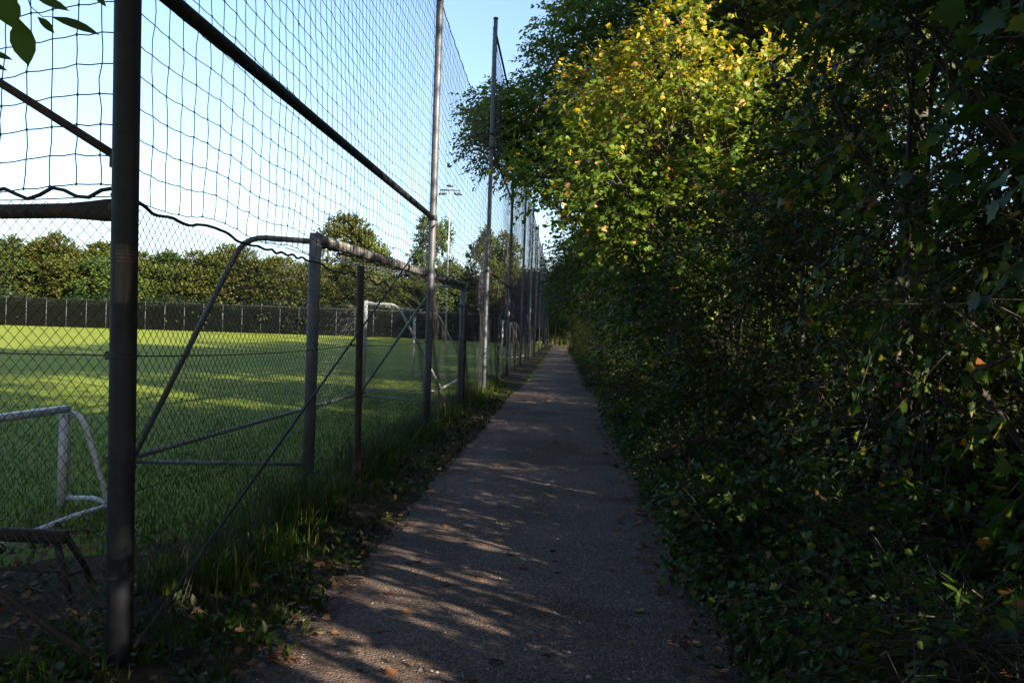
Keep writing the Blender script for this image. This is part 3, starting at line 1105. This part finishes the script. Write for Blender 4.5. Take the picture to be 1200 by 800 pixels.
# slender understory trees added behind the front row, crowns raised to shade the thicket
under = make_tree("understory_shade_tree", "x", "tree", 150, 5.6, .07, [(36, (0, 0, 4.35), (1.35, 1.35, 1.45), .48)], 1000, 11, .11, T_simple(), M_wood, .5, n_limbs=24, droop=.4)
g = np.random.default_rng(35)
for i, y in enumerate(np.arange(-6.2, 7.6, 1.75)):
    z = .86 if 7.0 < y < 12.4 else 1.28 if y < 1.6 else 1.0
    place(under, 4.5 + g.uniform(-.25, .3), y + g.uniform(-.3, .3), g.uniform(0, 6), (1, 1, z * .97), "slender tree added behind the front row of maples, raised crown shading the thicket", "slender trees behind the front row of maples")

# bushes added under the slender trees to keep low sun off the shrubs
g = np.random.default_rng(36)
for i, y in enumerate(np.arange(-1.5, 9, 1.4)):
    place(far_m[1], 4.9 + g.uniform(-.2, .2), y, g.uniform(0, 6), (1.05, 1.05, .42 if y < 3 else .33), "low dark bush added behind the front row of maples to shade the shrubs", "low bushes behind the front row of maples")

# rows of bushes deeper in the thicket, where no path light passes
g = np.random.default_rng(37)
for xr, zr, y0, y1, st in ((6.3, .52, 2.0, 24, 1.9), (8.6, .72, 3.0, 34, 2.0)):
    for y in np.arange(y0, y1, st):
        place(far_m[int(y * 3) % 2], xr + g.uniform(-.3, .3), y + g.uniform(-.3, .3), g.uniform(0, 6), (1.15, 1.15, zr * g.uniform(.9, 1.1)), "shaded bush deep in the thicket, glimpsed between the front maples", "bushes deep in the thicket")

# low growth at the foot of the wall
g = np.random.default_rng(34)
y = 1.6
i = 0
while y < 75:
    x = 1.34 + g.uniform(-.12, .15)
    place(low_s[i % 2], x, y, g.uniform(0, 6.28), g.uniform(.45, .8), ("low leafy shrub at the right path edge, %s from the viewer in its row" % ORD[i]) if i < 12 else "low leafy shrub spilling over the right edge of the path" if y < 20 else "low shrub on the far right edge of the path",
          "low shrubs along the right edge of the path")
    y += .85 if y < 14 else 1.9
    i += 1

# golden maple leaning over the path
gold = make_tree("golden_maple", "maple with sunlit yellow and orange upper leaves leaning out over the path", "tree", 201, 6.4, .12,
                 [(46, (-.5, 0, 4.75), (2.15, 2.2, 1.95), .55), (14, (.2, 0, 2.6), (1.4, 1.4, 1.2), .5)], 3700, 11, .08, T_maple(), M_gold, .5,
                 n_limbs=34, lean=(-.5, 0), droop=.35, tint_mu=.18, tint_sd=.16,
                 gold_top=lambda P: np.clip((P[:, 2] - 4.5) * .22, 0, .32))  # leaf colour turns yellower upward, putting some of the sunlit top into it
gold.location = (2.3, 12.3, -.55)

# big blue-green tree behind it reaching over the path
ash = make_tree("ash_tree", "tall blue green feathery tree towering behind the golden maple, boughs reaching left over the path", "tree", 202, 17, .30,
                [(50, (.5, 0, 10.8), (3.7, 3.7, 4.8), 1.15), (30, (-3.2, 0, 7.9), (2.5, 2.2, 1.5), .85), (24, (-1.7, 0, 9.6), (2.2, 2.4, 2.0), .95)], 7400, 12, .16, T_simple(), M_ash, .75,
                n_limbs=46, lean=(-.6, 0), droop=.5, twig_r=.008)
ash.location = (2.8, 25.5, 0)

# tall belt of trees behind the thicket
GR_BELT = "tall trees of the wood behind the thicket"
belt = []
g = np.random.default_rng(33)
for y in np.arange(-24, 142, 4.4):
    belt.append((6.6 + g.uniform(-.7, .7), y + g.uniform(-1, 1), g.uniform(.85, 1.12)))
    if len(belt) % 4 == 1 or y > 60:
        belt.append((10.2 + g.uniform(-.8, .8), y + 2.3 + g.uniform(-1, 1), g.uniform(.8, 1.1)))
gl = Vector((.5, 12.5))
sdir = Vector((SX, SY)).normalized()
for i, (x, y, s) in enumerate(belt):
    rel = Vector((x, y)) - gl
    along = rel.dot(sdir)
    perp = abs(rel.x * sdir.y - rel.y * sdir.x)
    sc_ = (s, s, s * 1.2)
    if perp < 4.6 and along > 0:
        continue            # the gap through which the sun reaches the golden maple
    place(tall[i % 2], x, y, g.uniform(0, 6.28), sc_, "tall dark woodland tree standing behind the thicket wall" if x < 8.5 else "tall woodland tree in the deeper row of the wood", GR_BELT)

# bare-stemmed trees added in the gap: high crowns shade the pitch, sun passes below
high = make_tree("woodland_tree", "x", "tree", 170, 18, .2, [(40, (0, 0, 14.2), (3.0, 3.0, 2.7), 1.0)], 1300, 11, .2, T_simple(), M_wood, .8, n_limbs=24, twig_r=.008)
for n, (x, y) in enumerate(((9.6, 4.2), (10.6, 8.4), (14.2, 2.6), (13.4, 6.6), (7.6, 10.4))):
    place(high, x, y, n * 1.3, (1, 1, 1 if x < 12 else 1.12), "tall bare stemmed tree added behind the thicket, its high crown shading the pitch", GR_BELT)

# trees added mostly out of view, their high crowns shading the near path
for x, y, s in ((4.0, -6.5, 1.0), (4.3, -1.0, 1.05), (5.4, 0.8, .85), (4.6, 17.5, .85), (-3.6, -5.0, 1.0), (-6.5, -1.8, .95), (-.6, -9.5, 1.05), (-9.5, -5.5, 1.0)):
    place(tall[int(abs(y)) % 2], x, y, g.uniform(0, 6), (s * 1.25, s * 1.25, s), "tall tree added to spread shade over the near end of the path", "trees whose crowns shade the near end of the path")

# taller trees among the far thicket that lean over the path and close the view
g2 = np.random.default_rng(5)
for n, (x, y, s) in enumerate(((2.9, 33, .8), (2.6, 41, .8), (2.4, 50, .85), (2.4, 60, .9), (2.2, 70, .9), (2.0, 80, .9), (1.8, 91, .9), (1.6, 102, .9), (1.4, 111, .9))):
    place(tall[n % 2], x, y, g2.uniform(0, 6), (s * 1.2, s * 1.2, s * .85), "tree arching over the path, %s of those beyond the blue green tree" % ORD[n], "trees arching over the far part of the path", -1.2 if y < 60 else -2.0)

# dark trees closing the end of the path
for x, y, s in ((-.3, 121, .8), (2.2, 119, .7), (-2.6, 126, .9), (.8, 128, 1.0), (-.9, 117, .62), (1.2, 116, .6)):
    place(tall[int(y) % 2], x, y, g.uniform(0, 6), s, "dark tree closing off the far end of the path", "trees at the far end of the path")
for x, y in ((-1.2, 118.5), (.4, 119), (1.6, 118), (-.3, 120)):
    place(far_m[0], x, y, g.uniform(0, 6), .9, "dark bush blocking the view at the very end of the path", "bushes at the far end of the path")

# ------------------------------------------------------------------ trees beyond the pitch
def far_tree(seed, H, mat, rx, sprays=2600, low=.1):
    return make_tree("broadleaf_tree", "x", "tree", seed, H, .25, [(34, (0, 0, H * .58), (rx, rx, H * .36), 1.35), (14, (0, 0, H * .25), (rx * .85, rx * .85, H * .16), 1.1)],
                     sprays, 9, .25, T_quad(), mat, 1.1, n_limbs=10, droop=.2, maxtwig=60, twig_r=.02, flat=.3)


ftree = [far_tree(300, 16.3, M_far, 4.4), far_tree(301, 16, M_far2, 4.2), far_tree(302, 17, M_far, 3.8)]
GR_FAR = "trees in a row beyond the far pitch fence"
FL = ["olive green broadleaf tree in the sunlit row beyond the far pitch fence", "darker green tree in the row beyond the far pitch fence", "slim yellowish green tree in the row beyond the far pitch fence"]
g = np.random.default_rng(77)
cnt = [0, 0, 0]
ORDL = ['leftmost'] + ORD[1:]
FK = ['olive green broad tree', 'darker green tree', 'slim yellowish green tree']
for i in range(38):
    t = i / 37
    p = np.array([-118, 111]) + (np.array([4, 134]) - np.array([-118, 111])) * t
    kk = int(g.integers(3))
    hs = (1.0 - .22 * min(t * 1.6, 1)) * g.uniform(.74, 1.12)
    o = place(ftree[kk], p[0] + g.uniform(-1, 1), p[1] + g.uniform(-2, 4) + 3, g.uniform(0, 6.28), (g.uniform(.85, 1.15), g.uniform(.85, 1.15), hs),
              ('%s, %s of its kind from the left beyond the far pitch fence' % (FK[kk], ORDL[cnt[kk]])) if cnt[kk] < 16 and t < .85 else FL[kk], GR_FAR, .2)
    cnt[kk] += 1
g = np.random.default_rng(78)
for i in range(26):
    t = i / 25
    p = np.array([-122, 120]) + (np.array([0, 144]) - np.array([-122, 120])) * t
    kk = int(g.integers(3))
    place(ftree[kk], p[0] + g.uniform(-1.5, 1.5), p[1] + g.uniform(-1, 3), g.uniform(0, 6.28), (1.2, 1.2, g.uniform(.86, 1.02) * (1.0 - .2 * min(t * 1.6, 1))), "tree of the deeper row, filling the gaps behind the front row beyond the pitch", "trees in the deeper row beyond the far pitch fence", .2)
# taller individuals that break the skyline
for x, y, s, sz, kk, lab in ((-38.5, 138, 1.15, 1.32, 2, "tallest pale green tree on the skyline, above the large goal's crossbar"),
                             (-34.5, 139, .95, 1.18, 0, "tall pale tree right of the tallest one above the goal's crossbar"),
                             (-23.0, 138, .85, 1.38, 1, "dark tall tree on the skyline just left of the second tall pole"),
                             (-13.5, 135, .7, 1.22, 1, "bushy green tree on the skyline right of the floodlight mast"),
                             (-9.5, 128, .7, 1.1, 0, "green tree seen between the third and fourth tall pole")):
    place(ftree[kk], x, y, g.uniform(0, 6.28), (s, s, sz), lab, None, .2)
# dark hedge at the foot of the trees behind the far fence
hb = make_tree("hedge_shrub", "x", "shrub", 320, 3.6, .06, [(40, (0, 0, 2.1), (2.4, 1.3, 1.75), .8)], 900, 9, .26, T_quad(), M_darkleaf, .8, stems=3, n_limbs=8, maxtwig=40, twig_r=.012)
for i in range(34):
    t = i / 33
    p = FF0 + (FF1 - FF0) * t
    place(hb, p[0] + g.uniform(-.6, .6), p[1] + 2.6 + g.uniform(-.4, .6), g.uniform(-.5, .5), (g.uniform(.95, 1.2), 1, g.uniform(.9, 1.25)), "dark shrub in the shaded hedge just behind the far pitch fence", "shrubs of the hedge behind the far pitch fence", .2)

# ------------------------------------------------------------------ grass and litter
def blades(n, xf, yf, hf, zf, seed, wid=.006, keep=None):
    g = np.random.default_rng(seed)
    x, y = xf(g, n), yf(g, n)
    if keep is not None:
        k = keep(g, x, y)
        x, y = x[k], y[k]
    n = len(x)
    h = hf(g, x, y)
    z = zf(x, y)
    a = g.uniform(0, 6.28, n)
    ln = g.uniform(.1, .75, n)
    d = np.stack([np.cos(a), np.sin(a), np.zeros(n)], 1)
    s = np.stack([-np.sin(a), np.cos(a), np.zeros(n)], 1) * (wid * g.uniform(.6, 1.4, n) * (.6 + h * 1.4))[:, None]
    b = np.stack([x, y, z], 1)
    up = np.array([0, 0, 1.0])
    m1 = b + up * (h * .55)[:, None] + d * (h * ln * .25)[:, None]
    tp = b + up * (h * (1 - .25 * ln))[:, None] + d * (h * ln * .9)[:, None]
    V = np.stack([b - s, b + s, m1 + s * .75, m1 - s * .75, tp], 1)
    base = (np.arange(n) * 5)[:, None]
    tint = np.clip(g.normal(.4, .25, n), 0, 1)
    tint = np.where(g.uniform(size=n) < .05, g.uniform(.85, 1, n), tint)
    mb = MB()
    mb.add(V.reshape(-1, 3), base + np.array([[0, 1, 2, 3]]), tint)
    mb.f.append((base + np.array([[3, 2, 4]])).astype(np.int32))
    mb.t.append(tint.astype(np.float32))
    return mb


tag(blades(56000, lambda g, n: g.uniform(-2.35, -1.04, n), lambda g, n: 1.6 + 24 * g.uniform(size=n) ** 1.7,
           lambda g, x, y: g.uniform(.03, .12, len(x)) * (1.0 - .72 * np.clip((x + 1.75) / .5, 0, 1)) * (1 + .5 * (g.uniform(size=len(x)) < .1)),
           lambda x, y: np.full(len(x), -.02), 1, .006,
           lambda g, x, y: (np.sin(x * 5 + y * 2.1) + np.sin(y * 3.7 - x * 4) + g.normal(0, .7, len(x)) > .25) & (x < -1.15 + wob(y, .9, .08) + .27 * np.clip((y - 16) / 12, 0, 1))).build("verge_grass", M_grass), kind="stuff")
tag(blades(9000, lambda g, n: g.normal(-2.02, .16, n), lambda g, n: 4.2 + 20 * g.uniform(size=n) ** 1.3,
           lambda g, x, y: g.uniform(.12, .5, len(x)) * (.55 + .45 * np.sin(y * 1.3) ** 2),
           lambda x, y: np.full(len(x), -.02), 2, .0045).build("tall_fence_grass", M_grass), kind="stuff")
tag(blades(190000, lambda g, n: -2.4 - 16 * g.uniform(size=n) ** 1.3, lambda g, n: 4.0 + 30 * g.uniform(size=n) ** 1.9,
           lambda g, x, y: g.uniform(.025, .075, len(x)), lambda x, y: np.full(len(x), -.052), 3, .006,
           lambda g, x, y: (g.uniform(size=len(x)) < 1.15 - y / 34 + x / 30) & ~((y < 5.2 + .3 * np.sin(x * 3)) & (x > -4.2) & (g.uniform(size=len(x)) < .85))).build("pitch_grass", M_grass), kind="stuff")
tag(blades(16000, lambda g, n: g.uniform(.68, 1.75, n), lambda g, n: 1.8 + 26 * g.uniform(size=n) ** 1.6,
           lambda g, x, y: g.uniform(.04, .22, len(x)) * np.clip((x - .62) * 1.6, .25, 1), lambda x, y: np.full(len(x), -.01), 4, .006,
           lambda g, x, y: x > .78 + wob(y + 9, .8, .08) + .2 * np.clip((y - 10) / 18, 0, 1)).build("edge_grass", M_grass), kind="stuff")

# broad-leaved weeds in the verge and below the fence
wm = MB()
for (nr, x0, x1, y1, sd) in ((1100, -2.35, -1.18, 20, 1), (420, .76, 1.6, 16, 2), (140, -4.5, -2.2, 3.5, 3)):
    g = np.random.default_rng(700 + sd)
    cx, cy = g.uniform(x0, x1, nr), 2.0 + y1 * g.uniform(size=nr) ** 1.6
    n = 9
    ci = np.repeat(np.arange(nr), n)
    a = g.uniform(0, 6.28, nr * n)
    el = g.uniform(.1, 1.3, nr * n)
    hgt = g.uniform(.0, .10, nr)[ci] * g.uniform(0, 1, nr * n)
    P = np.stack([cx[ci] + .03 * np.cos(a), cy[ci] + .03 * np.sin(a), hgt], 1)
    D = np.stack([np.cos(a) * np.cos(el), np.sin(a) * np.cos(el), np.sin(el)], 1)
    add_leaves(wm, P, D, unit(np.array([0, 0, 1.0]) + g.normal(0, .3, (nr * n, 3)) - D * .2), (g.uniform(.025, .075, nr)[ci]) * g.uniform(.6, 1.2, nr * n), T_simple(), np.clip(g.normal(.4, .2, nr)[ci] + g.normal(0, .1, nr * n), 0, .93))
tag(wm.build("verge_weeds", M_shrub), kind="stuff")

# loose stones pressed into the path
g = np.random.default_rng(91)
N = 9000
yy = 1.9 + 12 * g.uniform(size=N) ** 1.6
xx = g.uniform(-1.45, 1.15, N)
oct_v = np.array([(1, 0, 0), (0, 1, 0), (-1, 0, 0), (0, -1, 0), (0, 0, .6), (.6, .6, .25), (-.6, -.6, .3)], float)
oct_v = np.array([(1, 0, 0), (.3, .9, 0), (-.8, .6, 0), (-.8, -.6, 0), (.3, -.9, 0), (0, 0, .75)], float)
of = np.array([[0, 1, 5], [1, 2, 5], [2, 3, 5], [3, 4, 5], [4, 0, 5]])
sz = .003 + .006 * g.uniform(size=N) ** 3 + .006 * (g.uniform(size=N) < .02)
an = g.uniform(0, 6.28, N)
zz = np.array([path_z(a, b) for a, b in zip(xx, yy)])
ca, sa = np.cos(an)[:, None], np.sin(an)[:, None]
V = np.stack([xx[:, None] + sz[:, None] * (oct_v[None, :, 0] * ca - oct_v[None, :, 1] * sa),
              yy[:, None] + sz[:, None] * (oct_v[None, :, 0] * sa + oct_v[None, :, 1] * ca),
              zz[:, None] - .001 + sz[:, None] * oct_v[None, :, 2]], -1)
tag(MB().add(V.reshape(-1, 3), ((np.arange(N) * 6)[:, None, None] + of[None]).reshape(-1, 3), np.repeat(g.uniform(0, 1, N), 5)).build("path_gravel", M_stone), kind="stuff")

# fallen leaves: litter in the verges as one mass, single leaves on the path as things
mb = MB()
for (n, x0, x1, sd) in ((420, -2.3, -1.2, 1), (520, -4.4, -2.2, 2), (500, .72, 1.9, 3), (420, -1.5, -1.12, 4), (380, .6, .95, 5)):
    g = np.random.default_rng(400 + sd)
    P = np.stack([g.uniform(x0, x1, n), (1.7 if sd != 2 else 3.6) + (15 if sd != 2 else 2.2) * g.uniform(size=n) ** 1.7, g.uniform(.01, .05, n)], 1)
    D = np.stack([g.normal(size=n), g.normal(size=n), g.normal(0, .25, n)], 1)
    add_leaves(mb, P, D, unit(np.array([0, 0, 1.0]) + g.normal(0, .35, (n, 3))), g.uniform(.025, .065, n), T_maple(), g.uniform(0, 1, n) ** 1.5)
tag(mb.build("leaf_litter", M_litter), kind="stuff")


def dry_leaf(seed, tint):
    g = np.random.default_rng(seed)
    tv, tf = T_maple()
    tv = tv.copy()
    tv[:, 1] -= .4
    tv[:, 2] = .10 + .35 * (np.abs(tv[:, 0]) ** 1.4) * g.uniform(.2, 1.1) + .25 * tv[:, 1] ** 2 * g.uniform(-.3, 1) + g.normal(0, .03, len(tv))
    tv[:, 2] -= tv[:, 2].min() - .02
    m = MB().add(tv, tf, tint)
    m.tube([(0, -.4, .08), (.05, -.6, .05), (.12, -.8, .02)], .018, 4, tint=tint)
    return m.mesh("fallen_leaf", M_litter)


dl = [dry_leaf(k, t) for k, t in enumerate((.1, .3, .5, .65, .85, 1.0, .2, .45))]
g = np.random.default_rng(611)
GR_LEAF = "fallen leaves scattered on the path"
for i in range(250):
    y = 2.6 + 17 * g.uniform() ** 1.5
    x = g.uniform(-1.25, .85) if g.uniform() < .6 else (g.choice([-1, 1]) * g.uniform(.6, 1.08) - .22)
    o = link("fallen_leaf", dl[int(g.integers(8))])
    o.location = (x, y, path_z(x, y) + .002)
    o.rotation_euler = (g.normal(0, .15), g.normal(0, .15), g.uniform(0, 6.28))
    s = g.uniform(.03, .075)
    o.scale = (s, s, s * g.uniform(.5, 1.3))
    tag(o, "dry brown leaf lying flat on the dark gravel path", "leaf", GR_LEAF)
for x, y, s, k, lab in ((.735, 7.0, .12, 2, "large curled orange leaf on the right side of the gravel path"),
                        (-.02, 10.9, .11, 1, "brown leaf lying mid path, far beyond the large orange one"),
                        (.62, 10.2, .10, 2, "rust coloured leaf near the right path edge behind the large orange leaf"),
                        (-.29, 5.3, .075, 5, "small pale grey green leaf in the middle of the path")):
    o = link("fallen_leaf", dl[k])
    o.location = (x, y, path_z(x, y) + .002)
    o.rotation_euler = (.1, -.1, y)
    o.scale = (s, s, s * 1.3)
    tag(o, lab, "leaf")

# ------------------------------------------------------------------ leafy twig hanging into the view at the upper left
tw = thing("overhanging_branch", "leafy twig with long dark oval leaves hanging into the sky at the upper left", "branch", (2.4, .6, 0))
W = np.array([2.4, .6, 0])
CR = [np.array(p) for p in ((2.4, .6, 3.6), (1.2, .7, 3.9), (.1, .9, 3.7), (-.75, 1.25, 3.2), (-1.12, 1.5, 2.68), (-1.22, 1.55, 2.36))]


def spline(P, n=30):
    P = [np.array(p) for p in P]
    P = [2 * P[0] - P[1]] + P + [2 * P[-1] - P[-2]]
    out = []
    for i in range(1, len(P) - 2):
        for t in np.linspace(0, 1, n // (len(P) - 3), endpoint=False):
            a, b, c, d = P[i - 1:i + 3]
            out.append(.5 * (2 * b + (c - a) * t + (2 * a - 5 * b + 4 * c - d) * t ** 2 + (3 * b - a - 3 * c + d) * t ** 3))
    out.append(P[-2])
    return out


wd = MB()
wd.tube([p - W for p in spline(CR)], np.linspace(.022, .0016, len(spline(CR))), 6)
# the stem that carries the branch, rooted in the thicket
wd.tube([p - W for p in spline([(2.5, .5, -.2), (2.45, .55, 1.5), (2.4, .6, 3.0), (2.4, .6, 3.62)], 20)], np.linspace(.05, .024, len(spline([(0, 0, 0)] * 4, 20))), 8)
wd.build("stem", M_bark, tw, smooth=True)


def long_leaf(base, tip, wdt, nrm):
    base = np.array(base, float)
    tip = np.array(tip, float)
    d = tip - base
    L = np.linalg.norm(d)
    d /= L
    s = unit(np.cross(d, np.array(nrm, float)))
    n = np.cross(s, d)
    prof = [(0, .02), (.1, .16), (.28, .42), (.48, .5), (.68, .42), (.84, .22), (.94, .06), (1, .005)]
    V, F = [], []
    for t, q in prof:
        c = base + d * L * t - n * (.10 * L * t * t)
        V += [c - s * q * wdt + n * q * wdt * .25, c, c + s * q * wdt + n * q * wdt * .25]
    for i in range(len(prof) - 1):
        for j in range(2):
            F.append([i * 3 + j, i * 3 + j + 1, i * 3 + j + 4, i * 3 + j + 3])
    m = MB().add(V, F, .4)
    return m


# camera-side positions of the leaves, as real points about 1.6 m away
Mc = cam.matrix_world


def at(px, py, d):
    q = Mc @ Vector(((px - 600) / 933 * d, -(py - 400) / 933 * d, -d))
    return np.array(q)


LV = [((22, 22), (33, 78), 27, 1.56), ((0, -12), (16, 34), 30, 1.50), ((44, 20), (65, 39), 11, 1.62), ((60, 20), (118, 38), 14, 1.6),
      ((42, -2), (82, 11), 14, 1.66), ((108, -8), (126, 8), 9, 1.7), ((-18, 60), (16, 69), 10, 1.55), ((-20, 72), (10, 82), 9, 1.58), ((30, -25), (-6, -2), 16, 1.5), ((10, 18), (-18, 30), 16, 1.52)]
for (b, t, wpx, d) in LV:
    m = long_leaf(at(*b, d) - W, at(*t, d + .02) - W, wpx / 933 * d, (.3, -.8, .45))
    m.build("leaf", M_twigleaf, tw, smooth=True)
side = MB()
side.tube(np.array([at(24, -30, 1.58), at(36, 8, 1.6), at(50, 20, 1.61), at(60, 20, 1.6)]) - W, [.0016, .0012, .001, .0008], 5)
side.tube(np.array([at(24, -30, 1.58), at(20, 0, 1.56), at(22, 22, 1.56)]) - W, [.0016, .0012, .0008], 5)
side.tube(np.array([CR[-1], at(24, -30, 1.58)]) - W, [.0016, .0016], 5)
side.build("twig", M_bark, tw)
